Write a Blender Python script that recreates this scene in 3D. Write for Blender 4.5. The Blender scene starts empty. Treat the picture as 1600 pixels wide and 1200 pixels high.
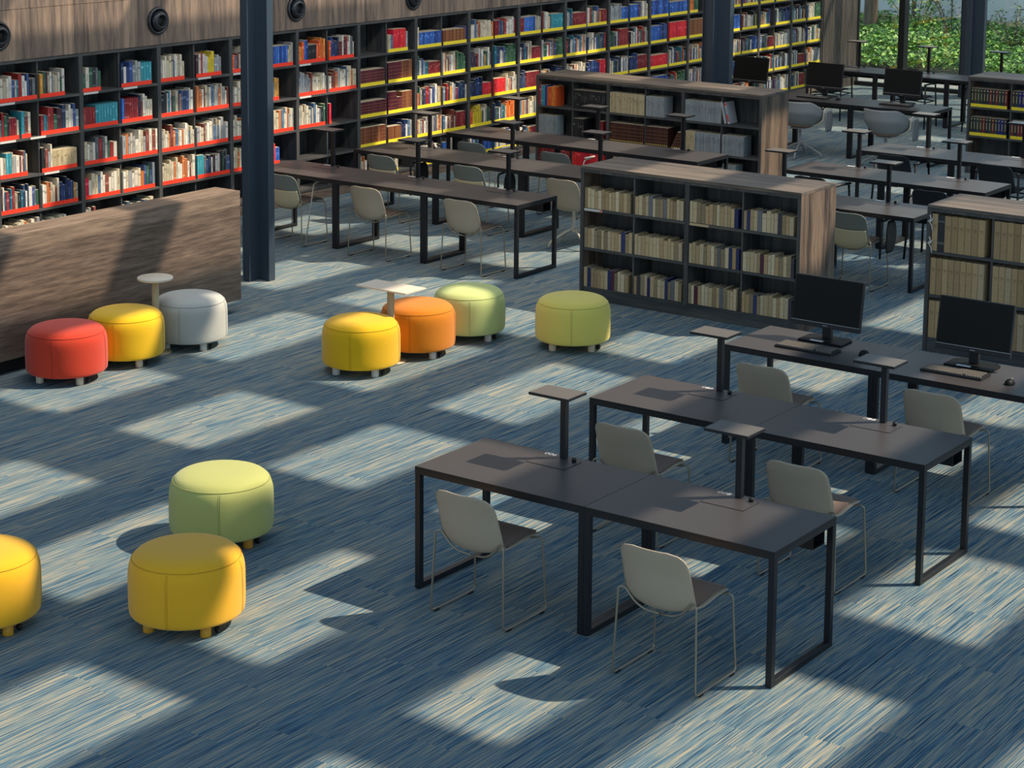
import bpy, bmesh, math, random
from mathutils import Vector, Matrix
C = bpy.context.scene.collection
R0 = random.Random(7)

# ------------------------------------------------------------------ helpers
def lin(c):
    return tuple((v/12.92 if v <= .04045 else ((v+.055)/1.055)**2.4) for v in (x/255 for x in c))

class MB:
    """collects shapes and links them as one mesh object"""
    def __init__(s, M=None):
        s.v = []; s.f = []; s.c = []; s.sm = []; s.M = M; s.col = (1, 1, 1)
    def _add(s, vs, fs, col=None, smooth=False):
        n = len(s.v)
        if s.M is not None:
            vs = [tuple(s.M @ Vector(v)) for v in vs]
        s.v += [tuple(v) for v in vs]
        for f in fs:
            s.f.append([i+n for i in f]); s.c.append(col or s.col); s.sm.append(smooth)
        return s
    def box(s, x0, x1, y0, y1, z0, z1, col=None):
        vs = [(x0,y0,z0),(x1,y0,z0),(x1,y1,z0),(x0,y1,z0),(x0,y0,z1),(x1,y0,z1),(x1,y1,z1),(x0,y1,z1)]
        return s._add(vs, [(0,3,2,1),(4,5,6,7),(0,1,5,4),(1,2,6,5),(2,3,7,6),(3,0,4,7)], col)
    def prism(s, poly, z0, z1, col=None, smooth=False):
        n = len(poly)
        vs = [(x,y,z0) for x,y in poly]+[(x,y,z1) for x,y in poly]
        s._add(vs, [tuple(range(n-1,-1,-1)), tuple(range(n,2*n))], col)
        m = len(s.v)-2*n
        for i in range(n):
            j = (i+1) % n
            s.f.append([m+i, m+j, m+n+j, m+n+i]); s.c.append(col or s.col); s.sm.append(smooth)
        return s
    def lathe(s, prof, n=40, cx=0, cy=0, col=None, smooth=True):
        vs = []; fs = []
        for r, z in prof:
            for k in range(n):
                a = 2*math.pi*k/n
                vs.append((cx+r*math.cos(a), cy+r*math.sin(a), z))
        for i in range(len(prof)-1):
            for k in range(n):
                l = (k+1) % n
                fs.append((i*n+k, i*n+l, (i+1)*n+l, (i+1)*n+k))
        fs.append(tuple(range(n-1,-1,-1))); fs.append(tuple((len(prof)-1)*n+k for k in range(n)))
        return s._add(vs, fs, col, smooth)
    def tube(s, pts, r, n=8, closed=False, col=None):
        P = [Vector(p) for p in pts]; m = len(P); vs = []; fs = []
        up = None
        for i in range(m):
            if closed: t = P[(i+1) % m]-P[i-1]
            else: t = P[min(i+1, m-1)]-P[max(i-1, 0)]
            t.normalize()
            if up is None:
                up = Vector((0,0,1)) if abs(t.z) < .9 else Vector((1,0,0))
            a = (up - t*up.dot(t))
            if a.length < 1e-6: a = t.orthogonal()
            a.normalize(); b = t.cross(a); up = a
            for k in range(n):
                q = 2*math.pi*k/n
                vs.append(tuple(P[i]+a*(r*math.cos(q))+b*(r*math.sin(q))))
        for i in range(m if closed else m-1):
            j = (i+1) % m
            for k in range(n):
                l = (k+1) % n
                fs.append((i*n+k, i*n+l, j*n+l, j*n+k))
        if not closed:
            fs.append(tuple(range(n-1,-1,-1))); fs.append(tuple((m-1)*n+k for k in range(n)))
        return s._add(vs, fs, col, True)
    def sheet(s, fn, nu, nv, th, col=None):
        """thick sheet from fn(u,v)->Vector, thickness along -normal"""
        P = [[Vector(fn(i/nu, j/nv)) for j in range(nv+1)] for i in range(nu+1)]
        N = [[None]*(nv+1) for _ in range(nu+1)]
        for i in range(nu+1):
            for j in range(nv+1):
                du = P[min(i+1,nu)][j]-P[max(i-1,0)][j]; dv = P[i][min(j+1,nv)]-P[i][max(j-1,0)]
                q = du.cross(dv)
                N[i][j] = q.normalized() if q.length > 1e-12 else Vector((0,0,1))
        vs = [tuple(P[i][j]) for i in range(nu+1) for j in range(nv+1)]
        vs += [tuple(P[i][j]-N[i][j]*th) for i in range(nu+1) for j in range(nv+1)]
        o = (nu+1)*(nv+1); I = lambda i, j: i*(nv+1)+j; fs = []
        for i in range(nu):
            for j in range(nv):
                fs.append((I(i,j), I(i+1,j), I(i+1,j+1), I(i,j+1)))
                fs.append((o+I(i,j), o+I(i,j+1), o+I(i+1,j+1), o+I(i+1,j)))
        for i in range(nu):
            fs.append((I(i,0), o+I(i,0), o+I(i+1,0), I(i+1,0)))
            fs.append((I(i,nv), I(i+1,nv), o+I(i+1,nv), o+I(i,nv)))
        for j in range(nv):
            fs.append((I(0,j), I(0,j+1), o+I(0,j+1), o+I(0,j)))
            fs.append((I(nu,j), o+I(nu,j), o+I(nu,j+1), I(nu,j+1)))
        return s._add(vs, fs, col, True)
    def build(s, name, mat, parent=None, bevel=0, seg=2, color=False):
        me = bpy.data.meshes.new(name)
        me.from_pydata(s.v, [], s.f)
        me.polygons.foreach_set('use_smooth', s.sm)
        if color:
            a = me.color_attributes.new('col', 'FLOAT_COLOR', 'CORNER')
            d = []
            for f, c in zip(s.f, s.c):
                d += [c[0], c[1], c[2], 1.]*len(f)
            a.data.foreach_set('color', d)
        if bevel:
            bm = bmesh.new(); bm.from_mesh(me)
            bmesh.ops.remove_doubles(bm, verts=bm.verts, dist=1e-6)
            es = [e for e in bm.edges if len(e.link_faces) == 2 and e.calc_face_angle(0) > .6]
            bmesh.ops.bevel(bm, geom=es, offset=bevel, segments=seg, affect='EDGES', profile=.6)
            bm.to_mesh(me); bm.free()
        me.materials.append(mat); me.update()
        o = bpy.data.objects.new(name, me); C.objects.link(o)
        if parent: o.parent = parent
        return o

def tag(o, label=None, cat=None, group=None, kind=None):
    if label: o['label'] = label
    if cat: o['category'] = cat
    if group: o['group'] = group
    if kind: o['kind'] = kind
    return o
def thing(name, label, cat, loc=(0,0,0), rz=0, group=None):
    o = bpy.data.objects.new(name, None); C.objects.link(o)
    o.empty_display_size = .1
    o.location = loc; o.rotation_euler = (0,0,rz)
    return tag(o, label, cat, group)
def dup(root, label, loc, rz=0, group=None):
    kids = KIDS(root)
    r = root.copy(); C.objects.link(r); r.location = loc; r.rotation_euler = (0,0,rz)
    r['label'] = label
    if group: r['group'] = group
    for ch in kids:
        c = ch.copy(); C.objects.link(c); c.parent = r
        for g in KIDS(ch):
            d = g.copy(); C.objects.link(d); d.parent = c
    return r
def KIDS(o): return [c for c in list(C.objects) if c.parent == o]
def struct(name, mb, mat, **k):
    o = mb.build(name, mat, **k); o['kind'] = 'structure'; return o

# ------------------------------------------------------------------ materials
def new_mat(name):
    m = bpy.data.materials.new(name); m.use_nodes = True
    nt = m.node_tree; b = nt.nodes['Principled BSDF']
    return m, nt, b
def N(nt, t, **k):
    n = nt.nodes.new(t)
    for a, v in k.items(): setattr(n, a, v)
    return n
def plain(name, c, rough=.5, metal=0, spec=.5, noise=0, nscale=40, bump=0, bscale=300):
    m, nt, b = new_mat(name); c = lin(c)
    b.inputs['Base Color'].default_value = (*c, 1); b.inputs['Roughness'].default_value = rough
    b.inputs['Metallic'].default_value = metal; b.inputs['Specular IOR Level'].default_value = spec
    tc = N(nt, 'ShaderNodeTexCoord')
    nz = N(nt, 'ShaderNodeTexNoise'); nz.inputs['Scale'].default_value = nscale; nz.inputs['Detail'].default_value = 5
    nt.links.new(tc.outputs['Object'], nz.inputs['Vector'])
    mx = N(nt, 'ShaderNodeMix', data_type='RGBA'); mx.inputs[0].default_value = .5
    k = noise or .04
    mx.inputs[6].default_value = (*[v*(1-k) for v in c], 1); mx.inputs[7].default_value = (*[min(1, v*(1+k)) for v in c], 1)
    nt.links.new(nz.outputs[0], mx.inputs[0]); nt.links.new(mx.outputs[2], b.inputs['Base Color'])
    if bump:
        n2 = N(nt, 'ShaderNodeTexNoise'); n2.inputs['Scale'].default_value = bscale; n2.inputs['Detail'].default_value = 3
        nt.links.new(tc.outputs['Object'], n2.inputs['Vector'])
        bp = N(nt, 'ShaderNodeBump'); bp.inputs['Strength'].default_value = bump; bp.inputs['Distance'].default_value = .002
        nt.links.new(n2.outputs[0], bp.inputs['Height']); nt.links.new(bp.outputs[0], b.inputs['Normal'])
    return m
def wood(name, c1, c2, c3, axis=1, rough=.5, sc=1.0, planks=0, plank_axis=0, warp=.12, dist=.6):
    """grain runs along axis"""
    m, nt, b = new_mat(name)
    tc = N(nt, 'ShaderNodeTexCoord')
    mp = N(nt, 'ShaderNodeMapping'); s = [14*sc]*3; s[axis] = 1.1*sc; mp.inputs['Scale'].default_value = s
    nt.links.new(tc.outputs['Object'], mp.inputs['Vector'])
    # warp
    w = N(nt, 'ShaderNodeTexNoise'); w.inputs['Scale'].default_value = 1.3; w.inputs['Detail'].default_value = 2
    nt.links.new(mp.outputs[0], w.inputs['Vector'])
    ad = N(nt, 'ShaderNodeMix', data_type='VECTOR'); ad.inputs[0].default_value = warp
    nt.links.new(mp.outputs[0], ad.inputs[4]); nt.links.new(w.outputs[1], ad.inputs[5])
    n1 = N(nt, 'ShaderNodeTexNoise'); n1.inputs['Scale'].default_value = 1.2; n1.inputs['Detail'].default_value = 9; n1.inputs['Roughness'].default_value = .68
    n1.inputs['Distortion'].default_value = dist
    nt.links.new(ad.outputs[1], n1.inputs['Vector'])
    mp2 = N(nt, 'ShaderNodeMapping'); s2 = [170*sc]*3; s2[axis] = 4*sc; mp2.inputs['Scale'].default_value = s2
    nt.links.new(tc.outputs['Object'], mp2.inputs['Vector'])
    n2 = N(nt, 'ShaderNodeTexNoise'); n2.inputs['Scale'].default_value = 1; n2.inputs['Detail'].default_value = 4
    nt.links.new(mp2.outputs[0], n2.inputs['Vector'])
    ma = N(nt, 'ShaderNodeMath', operation='MULTIPLY_ADD'); ma.inputs[1].default_value = .35; 
    nt.links.new(n2.outputs[0], ma.inputs[0]); nt.links.new(n1.outputs[0], ma.inputs[2])
    last = ma.outputs[0]
    if planks:
        sx = N(nt, 'ShaderNodeSeparateXYZ'); nt.links.new(tc.outputs['Object'], sx.inputs[0])
        dv = N(nt, 'ShaderNodeMath', operation='DIVIDE'); dv.inputs[1].default_value = planks
        nt.links.new(sx.outputs[plank_axis], dv.inputs[0])
        fl = N(nt, 'ShaderNodeMath', operation='FLOOR'); nt.links.new(dv.outputs[0], fl.inputs[0])
        wn = N(nt, 'ShaderNodeTexWhiteNoise', noise_dimensions='1D'); nt.links.new(fl.outputs[0], wn.inputs['W'])
        m2 = N(nt, 'ShaderNodeMath', operation='MULTIPLY_ADD'); m2.inputs[1].default_value = .22
        nt.links.new(wn.outputs[0], m2.inputs[0]); nt.links.new(last, m2.inputs[2])
        m3 = N(nt, 'ShaderNodeMath', operation='SUBTRACT'); m3.inputs[1].default_value = .11
        nt.links.new(m2.outputs[0], m3.inputs[0]); last = m3.outputs[0]
    cr = N(nt, 'ShaderNodeValToRGB'); e = cr.color_ramp.elements
    e[0].position = .48; e[0].color = (*lin(c1), 1); e[1].position = .88; e[1].color = (*lin(c3), 1)
    q = cr.color_ramp.elements.new(.66); q.color = (*lin(c2), 1)
    nt.links.new(last, cr.inputs[0]); nt.links.new(cr.outputs[0], b.inputs['Base Color'])
    b.inputs['Roughness'].default_value = rough
    bp = N(nt, 'ShaderNodeBump'); bp.inputs['Strength'].default_value = .15; bp.inputs['Distance'].default_value = .003
    nt.links.new(last, bp.inputs['Height']); nt.links.new(bp.outputs[0], b.inputs['Normal'])
    return m
def attr_mat(name, rough=.55):
    m, nt, b = new_mat(name)
    a = N(nt, 'ShaderNodeVertexColor'); a.layer_name = 'col'
    tc = N(nt, 'ShaderNodeTexCoord'); nz = N(nt, 'ShaderNodeTexNoise'); nz.inputs['Scale'].default_value = 60
    nt.links.new(tc.outputs['Object'], nz.inputs['Vector'])
    mx = N(nt, 'ShaderNodeMix', data_type='RGBA', blend_type='MULTIPLY'); mx.inputs[0].default_value = .35
    nt.links.new(a.outputs[0], mx.inputs[6]); nt.links.new(nz.outputs[0], mx.inputs[7])
    gm = N(nt, 'ShaderNodeMix', data_type='RGBA', blend_type='MULTIPLY'); gm.inputs[0].default_value = 1
    gm.inputs[7].default_value = (1.2, 1.2, 1.2, 1)
    nt.links.new(mx.outputs[2], gm.inputs[6]); nt.links.new(gm.outputs[2], b.inputs['Base Color'])
    b.inputs['Roughness'].default_value = rough
    return m

def carpet():
    m, nt, b = new_mat('striped_carpet')
    tc = N(nt, 'ShaderNodeTexCoord')
    sx = N(nt, 'ShaderNodeSeparateXYZ'); nt.links.new(tc.outputs['Object'], sx.inputs[0])
    def M(op, a, b_=None, c=None):
        n = N(nt, 'ShaderNodeMath', operation=op)
        for i, q in enumerate((a, b_, c)):
            if q is None: continue
            if isinstance(q, (int, float)): n.inputs[i].default_value = q
            else: nt.links.new(q, n.inputs[i])
        return n.outputs[0]
    # planks 0.25 wide (x), 1.0 long (y), each with its own shift
    px = M('FLOOR', M('DIVIDE', sx.outputs[0], .25))
    wn = N(nt, 'ShaderNodeTexWhiteNoise', noise_dimensions='1D'); nt.links.new(px, wn.inputs['W'])
    py = M('FLOOR', M('ADD', sx.outputs[1], wn.outputs[0]))
    w2 = N(nt, 'ShaderNodeTexWhiteNoise', noise_dimensions='2D')
    cb = N(nt, 'ShaderNodeCombineXYZ'); nt.links.new(px, cb.inputs[0]); nt.links.new(py, cb.inputs[1])
    nt.links.new(cb.outputs[0], w2.inputs['Vector'])
    off = M('MULTIPLY', w2.outputs[0], 40.)
    def streak(fx, fy, det, seed):
        c = N(nt, 'ShaderNodeCombineXYZ')
        nt.links.new(M('MULTIPLY', sx.outputs[0], fx), c.inputs[0]); nt.links.new(M('MULTIPLY', sx.outputs[1], fy), c.inputs[1])
        nt.links.new(M('ADD', off, seed), c.inputs[2])
        n = N(nt, 'ShaderNodeTexNoise'); n.inputs['Scale'].default_value = 1; n.inputs['Detail'].default_value = det
        n.inputs['Roughness'].default_value = .6
        nt.links.new(c.outputs[0], n.inputs['Vector']); return n.outputs[0]
    a = streak(125, 1.2, 3, 0.); c = streak(260, 4, 2, 7.3); d = streak(1.1, .5, 2, 3.1)
    f = M('ADD', M('MULTIPLY', a, .52), M('MULTIPLY', c, .48))
    f = M('ADD', f, M('MULTIPLY', M('SUBTRACT', d, .5), .10))
    cr = N(nt, 'ShaderNodeValToRGB'); cr.color_ramp.elements[0].position = .36; cr.color_ramp.elements[1].position = .68
    cols = [(.36, (40,60,78)), (.42, (60,92,116)), (.465, (82,117,138)), (.51, (116,137,140)), (.55, (148,149,136)), (.60, (174,163,142)), (.68, (194,180,152))]
    e = cr.color_ramp.elements
    e[0].color = (*lin(cols[0][1]), 1); e[1].color = (*lin(cols[-1][1]), 1)
    for p, q in cols[1:-1]:
        n = e.new(p); n.color = (*lin(q), 1)
    nt.links.new(f, cr.inputs[0])
    nt.links.new(cr.outputs[0], b.inputs['Base Color'])
    b.inputs['Roughness'].default_value = .95; b.inputs['Specular IOR Level'].default_value = .1
    fz = N(nt, 'ShaderNodeTexNoise'); fz.inputs['Scale'].default_value = 260; nt.links.new(tc.outputs['Object'], fz.inputs['Vector'])
    bp = N(nt, 'ShaderNodeBump'); bp.inputs['Strength'].default_value = .5; bp.inputs['Distance'].default_value = .004
    nt.links.new(M('ADD', fz.outputs[0], c), bp.inputs['Height']); nt.links.new(bp.outputs[0], b.inputs['Normal'])
    return m
def glass():
    m, nt, b = new_mat('window_glass')
    nt.nodes.remove(b); out = nt.nodes['Material Output']
    t = N(nt, 'ShaderNodeBsdfTransparent'); t.inputs[0].default_value = (.93, .96, .95, 1)
    g = N(nt, 'ShaderNodeBsdfGlossy'); g.inputs['Roughness'].default_value = .0
    lw = N(nt, 'ShaderNodeLayerWeight')
    pw = N(nt, 'ShaderNodeMath', operation='POWER'); pw.inputs[1].default_value = 4; nt.links.new(lw.outputs['Facing'], pw.inputs[0])
    fr = N(nt, 'ShaderNodeMath', operation='MULTIPLY_ADD'); fr.inputs[1].default_value = .85; fr.inputs[2].default_value = .09
    nt.links.new(pw.outputs[0], fr.inputs[0])
    mx = N(nt, 'ShaderNodeMixShader'); nt.links.new(fr.outputs[0], mx.inputs[0])
    nt.links.new(t.outputs[0], mx.inputs[1]); nt.links.new(g.outputs[0], mx.inputs[2]); nt.links.new(mx.outputs[0], out.inputs[0])
    return m
def fabric(name, c, v=.1):
    m = plain(name, c, rough=.85, spec=.25, noise=v, nscale=160, bump=.35, bscale=700)
    b = m.node_tree.nodes['Principled BSDF']
    b.inputs['Sheen Weight'].default_value = .25; b.inputs['Sheen Roughness'].default_value = .5
    return m

M_carpet = carpet()
M_wood_y = wood('counter_wood', (78,66,58), (112,95,82), (146,126,108), axis=1, planks=.5, plank_axis=2, sc=2.0, warp=.04, dist=.25)
M_wood_x = wood('top_wood', (72,66,62), (106,96,86), (140,124,106), axis=0, planks=.33, plank_axis=1)
M_wood_z = wood('panel_wood', (58,50,44), (102,86,73), (140,120,100), axis=2, planks=.11, plank_axis=1, sc=1.5)
M_dark_z = wood('shelf_wood_upright', (46,49,54), (68,69,70), (96,92,86), axis=2)
M_dark_y = wood('shelf_wood_along', (48,50,54), (72,72,72), (104,98,90), axis=1)
M_dark_x = wood('low_case_wood', (46,50,54), (68,71,72), (94,92,86), axis=0)
M_slat = wood('slat_wood', (58,54,52), (88,82,76), (116,106,96), axis=2)
M_desk = plain('desk_laminate', (70,67,67), rough=.36, noise=.06, nscale=9)
M_black = plain('black_metal', (20,22,27), rough=.42)
M_blackedge = plain('black_edge', (15,16,20), rough=.5)
M_lamp = plain('lamp_black', (22,23,28), rough=.38)
M_lampplate = plain('lamp_plate', (104,100,95), rough=.32)
M_gap = plain('dark_gap', (14,14,16), rough=.7)
M_steel = plain('column_steel', (52,65,78), rough=.38, spec=.6)
M_shell = plain('chair_shell', (176,160,138), rough=.45)
M_shell2 = plain('chair_grey_upper', (122,126,118), rough=.5)
M_cover = plain('chair_cream_cover', (204,188,150), rough=.5)
M_tub = plain('tub_grey', (150,152,152), rough=.5)
M_pad = fabric('seat_pad_fabric', (124,102,88))
M_wire = plain('wire_frame', (158,148,130), rough=.3, metal=.55)
M_cream = plain('cream_metal', (205,196,178), rough=.4)
M_darkchair = plain('dark_shell', (28,32,38), rough=.55)
M_plum = fabric('plum_seat', (70,58,72))
M_blackplastic = plain('black_plastic', (20,21,23), rough=.5)
M_screen = plain('screen_glass', (15,16,15), rough=.55, spec=.25)
M_key = plain('key_plastic', (112,106,98), rough=.5)
M_silver = plain('silver_plastic', (150,152,156), rough=.35)
M_white = plain('white_print', (225,225,225), rough=.6)
M_paper = plain('paper', (205,203,196), rough=.8)
M_tabletop = plain('side_table_top', (222,210,190), rough=.5)
M_tablepost = plain('side_table_post', (190,170,132), rough=.45)
M_book = attr_mat('book_cloth')
M_red = plain('red_tape', (255,62,34), rough=.5); M_yellowtape = plain('yellow_tape', (250,222,50), rough=.5)
M_pages = plain('book_pages', (214,202,174), rough=.9, noise=.12, nscale=200)
M_nozzle = plain('nozzle_black', (30,33,40), rough=.3, spec=.6)
M_glass = glass()

# ------------------------------------------------------------------ room
MAXX = 16.
fl = struct('floor', MB().box(-9.2, MAXX, -12, 23.45, -.1, 0), M_carpet)
WX = -8.765
# left wall: structure behind the shelving, upper cladding with a seam, slatted end
struct('wall_left', MB().box(-9.4, -9.2, -12, 23.45, -.1, 7), M_dark_z)
def clad(z0, z1, x1, nm):
    mb = MB()
    y = -12.
    mb.box(-9.19, x1, y, 22.08, z0, z1)
    return struct(nm, mb, M_clad)
M_clad = wood('cladding_wood', (76,66,60), (116,100,88), (152,130,110), axis=2, planks=.14, plank_axis=1)
clad(2.075, 2.583, WX, 'trim_1')
clad(2.587, 7.0, WX-.004, 'trim_2')
mb = MB()
y = 22.10
mb.box(-9.19, WX-.03, 22.085, 23.42, 0, 7)
while y < 23.38:
    mb.box(WX-.03, WX+.01, y, y+.045, 0, 7); y += .062
struct('trim_3', mb, M_slat)

# roof grid (outside the picture; its openings throw the sun patches)
SA, SB, ZR = .68, .562, 7.0
mb = MB()
ox, oy = SA*ZR, SB*ZR
xs = [-1.825+1.487*k for k in range(-7, 9)]
edges = []
prev = -9.4
for c in xs:
    a, b_ = c-.435+ox, c+.435+ox
    if abs(c-1.149) < .05: a, b_ = 1.02+ox, 1.67+ox
    if abs(c-2.636) < .05: a, b_ = 2.17+ox, 3.06+ox
    if a > MAXX-1: break
    if b_ < -9.0: continue
    if a > prev: mb.box(prev, a, -14, 24.2, ZR, ZR+.06)
    prev = b_
mb.box(prev, MAXX, -14, 24.2, ZR, ZR+.06)
bars = [q for q in [(-12.4,.9),(-10.1,.56),(-8.0,.9),(-5.9,.56),(-3.6,.6),(-1.58,.56),(.74,.92),(2.78,.57),(4.98,.55),(7.2,.56),(9.45,.9),(11.6,.56),(13.6,.56),(16.3,3.7),(18.9,.6),(20.4,.56)] if q[0]+oy < 24]
for c, w in bars:
    mb.box(-9.4, MAXX, c-w/2+oy, c+w/2+oy, ZR+.0605, ZR+.1)
struct('ceiling', mb, M_dark_x)

# window wall at the far end
WY = 23.4
mb = MB()
mb.box(-8.77, 12, WY-.05, WY+.05, 0, .07)
mb.box(-8.77, 12, WY-.05, WY+.05, 3.3, 3.4)
mb.box(-8.77, 12, WY-.05, WY+.05, 6.7, 6.99)
mb.box(-8.765, -8.74, WY-.01, WY+.05, .07, 6.7)
for x in (-7.86, -6.45, -4.6, -2.4, -.5, 1.4, 3.3, 5.2, 7.1, 9.0):
    mb.box(x-.055, x+.055, WY-.12, WY+.06, .07, 6.7)
struct('window_1', mb, M_black)
pan = MB().box(-8.738, 11.95, WY+.012, WY+.018, .071, 6.69)
g = pan.build('pane', M_glass); g.parent = bpy.data.objects['window_1']

# ------------------------------------------------------------------ steel columns (cruciform)
def column_at(x, y, label, rot=0):
    t = thing('steel_column', label, 'column', (x, y, 0), rot, 'steel columns of the hall')
    w, th = .17, .03
    poly = [(-th,-w),(th,-w),(th,-th),(w,-th),(w,th),(th,th),(th,w),(-th,w),(-th,th),(-w,th),(-w,-th),(-th,-th)]
    MB().prism(poly, 0.0, 6.99).build('shaft', M_steel, t, bevel=.004)
    mb = MB()
    for s in (-1, 1):
        mb.box(-th-.012, th+.012, s*w-.006, s*w+.006, .002, 6.98)
        mb.box(s*w-.006, s*w+.006, -th-.012, th+.012, .002, 6.98)
    mb.build('edge_strip', M_steel, t)
    return t
c1 = column_at(-6.38, 5.50, 'dark blue steel column rising beside the end of the wooden counter')
c2 = dup(c1, 'dark steel column standing before the wall shelves, behind the far low bookcase', (-6.38, 14.4, 0))
c3 = dup(c1, 'dark steel column just inside the window, right of the window mullion', (-6.42, 23.02, 0))
for c in (c2, c3):
    c.scale = (1.2, 1.2, 1)

# ------------------------------------------------------------------ wall bookcase bays
PITCH = 1.1113; Y0 = 5.4-PITCH
SZ = [.15, .5225, .889, 1.2745, 1.6584]     # shelf tops
BTOP = 2.07
ORD = ['zeroth','first','second','third','fourth','fifth','sixth','seventh','eighth','ninth','tenth','eleventh','twelfth','thirteenth','fourteenth','fifteenth','sixteenth','seventeenth','eighteenth','nineteenth','twentieth','twenty-first','twenty-second','twenty-third','twenty-fourth','twenty-fifth','twenty-sixth','twenty-seventh','twenty-eighth','twenty-ninth','thirtieth','thirty-first','thirty-second','thirty-third','thirty-fourth']
def bay():
    t = thing('wall_bookcase', 'x', 'bookcase', (WX, Y0, 0), 0, 'shelving bays along the left wall')
    D = .36
    for s in (0, 1):
        y = .0005 if s == 0 else PITCH-.0245
        MB().box(-D, 0, y, y+.024, .0, BTOP).build('side_panel', M_dark_z, t)
    MB().box(-D, -D+.012, .026, PITCH-.026, .1, BTOP).build('back_panel', M_dark_z, t)
    MB().box(-D+.02, -.012, .026, PITCH-.026, 0, .122).build('plinth', M_wood_y, t)
    MB().box(-D+.013, -.001, .026, PITCH-.026, BTOP-.028, BTOP-.001).build('top_panel', M_dark_y, t)
    for z in SZ:
        MB().box(-D+.013, -.002, .026, PITCH-.026, z-.026, z).build('shelf', M_dark_y, t)
    for i, z in enumerate(SZ):
        zt = (SZ[i+1]-.027) if i < 4 else BTOP-.029
        MB().box(-D+.014, -.03, PITCH/2-.009, PITCH/2+.009, z+.001, zt).build('divider', M_dark_z, t)
    return t
bay_desc = ['at the photo\'s left edge, red-labelled books',
 'second from the left edge, teal and dark red sets',
 'third from the left edge, above the counter end',
 'mostly hidden behind the near steel column',
 'right of the near column, empty lower shelves',
 'first with yellow labels, maroon and brown sets',
 'second yellow-labelled one, blue set on top',
 'third yellow-labelled one, yellow and crimson books',
 'fourth yellow-labelled one from the left',
 'fifth yellow-labelled one from the left',
 'sixth yellow-labelled one from the left',
 'seventh yellow-labelled one, bright red set',
 'last before the second steel column',
 'first right of the second steel column',
 'second right of the second steel column',
 'last, at the slatted wall end']
b0 = bay(); bays = [b0]
for i in range(16):
    lab = 'wall shelving bay '+bay_desc[i]
    if i == 0: b0['label'] = lab
    else: bays.append(dup(b0, lab, (WX, Y0+PITCH*i, 0)))

# ------------------------------------------------------------------ books
PAL = {
 'mixed': [(196,190,176),(170,160,140),(60,80,130),(150,40,40),(40,60,90),(220,214,200),(90,96,100),(40,110,130),(196,140,60),(120,130,140),(70,40,50),(200,196,190),(30,36,44),(50,90,70),(226,220,206)],
 'light': [(212,204,184),(196,184,156),(224,218,204),(180,170,150),(204,190,160),(150,150,150),(120,60,50),(70,100,130),(220,210,190),(190,110,60)],
 'blue': [(40,80,160),(50,100,180),(30,60,130),(60,110,190)],
 'navy': [(30,50,100),(24,36,70),(40,70,130)],
 'teal': [(50,140,155),(60,150,165)],
 'dkred': [(132,30,38),(120,26,34),(140,40,40)],
 'maroon': [(88,24,40),(78,20,36),(100,30,46)],
 'brown': [(132,76,46),(116,62,38),(146,92,54)],
 'redset': [(226,40,46),(206,30,60),(236,50,50)],
 'orange': [(226,130,50),(216,90,40)],
 'grey': [(140,146,150),(160,164,164),(120,126,130)],
 'black': [(26,28,32),(34,36,40)],
 'yellow': [(222,196,30),(206,180,40)],
 'green': [(40,80,56),(60,100,70)],
 'tan': [(190,166,124),(172,148,108),(204,182,142),(158,138,104),(196,176,142),(146,130,102),(180,150,108),(212,194,158)],
 'tancase': [(186,156,112),(174,146,104),(196,166,122),(166,138,98),(190,166,130)],
 'journal': [(172,178,180),(160,168,172),(184,188,188),(150,164,168)],
 'cream': [(208,190,150),(198,178,138)],
 'dkbrown': [(74,38,30),(66,34,28)],
 'code': [(36,44,40),(30,40,52),(40,60,46),(30,40,110),(110,34,40),(70,50,44),(40,60,60)],
}
REST = MB(); INDIV = []
def linc(c): return lin(tuple(max(0, min(255, q)) for q in c))
def frame_mat(o, u, n):
    """local x = run direction u, local y = into the shelf (-n), z up"""
    u = Vector(u); n = Vector(n)
    return Matrix(((u.x, -n.x, 0, o[0]), (u.y, -n.y, 0, o[1]), (0, 0, 1, o[2]), (0, 0, 0, 1)))
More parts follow.
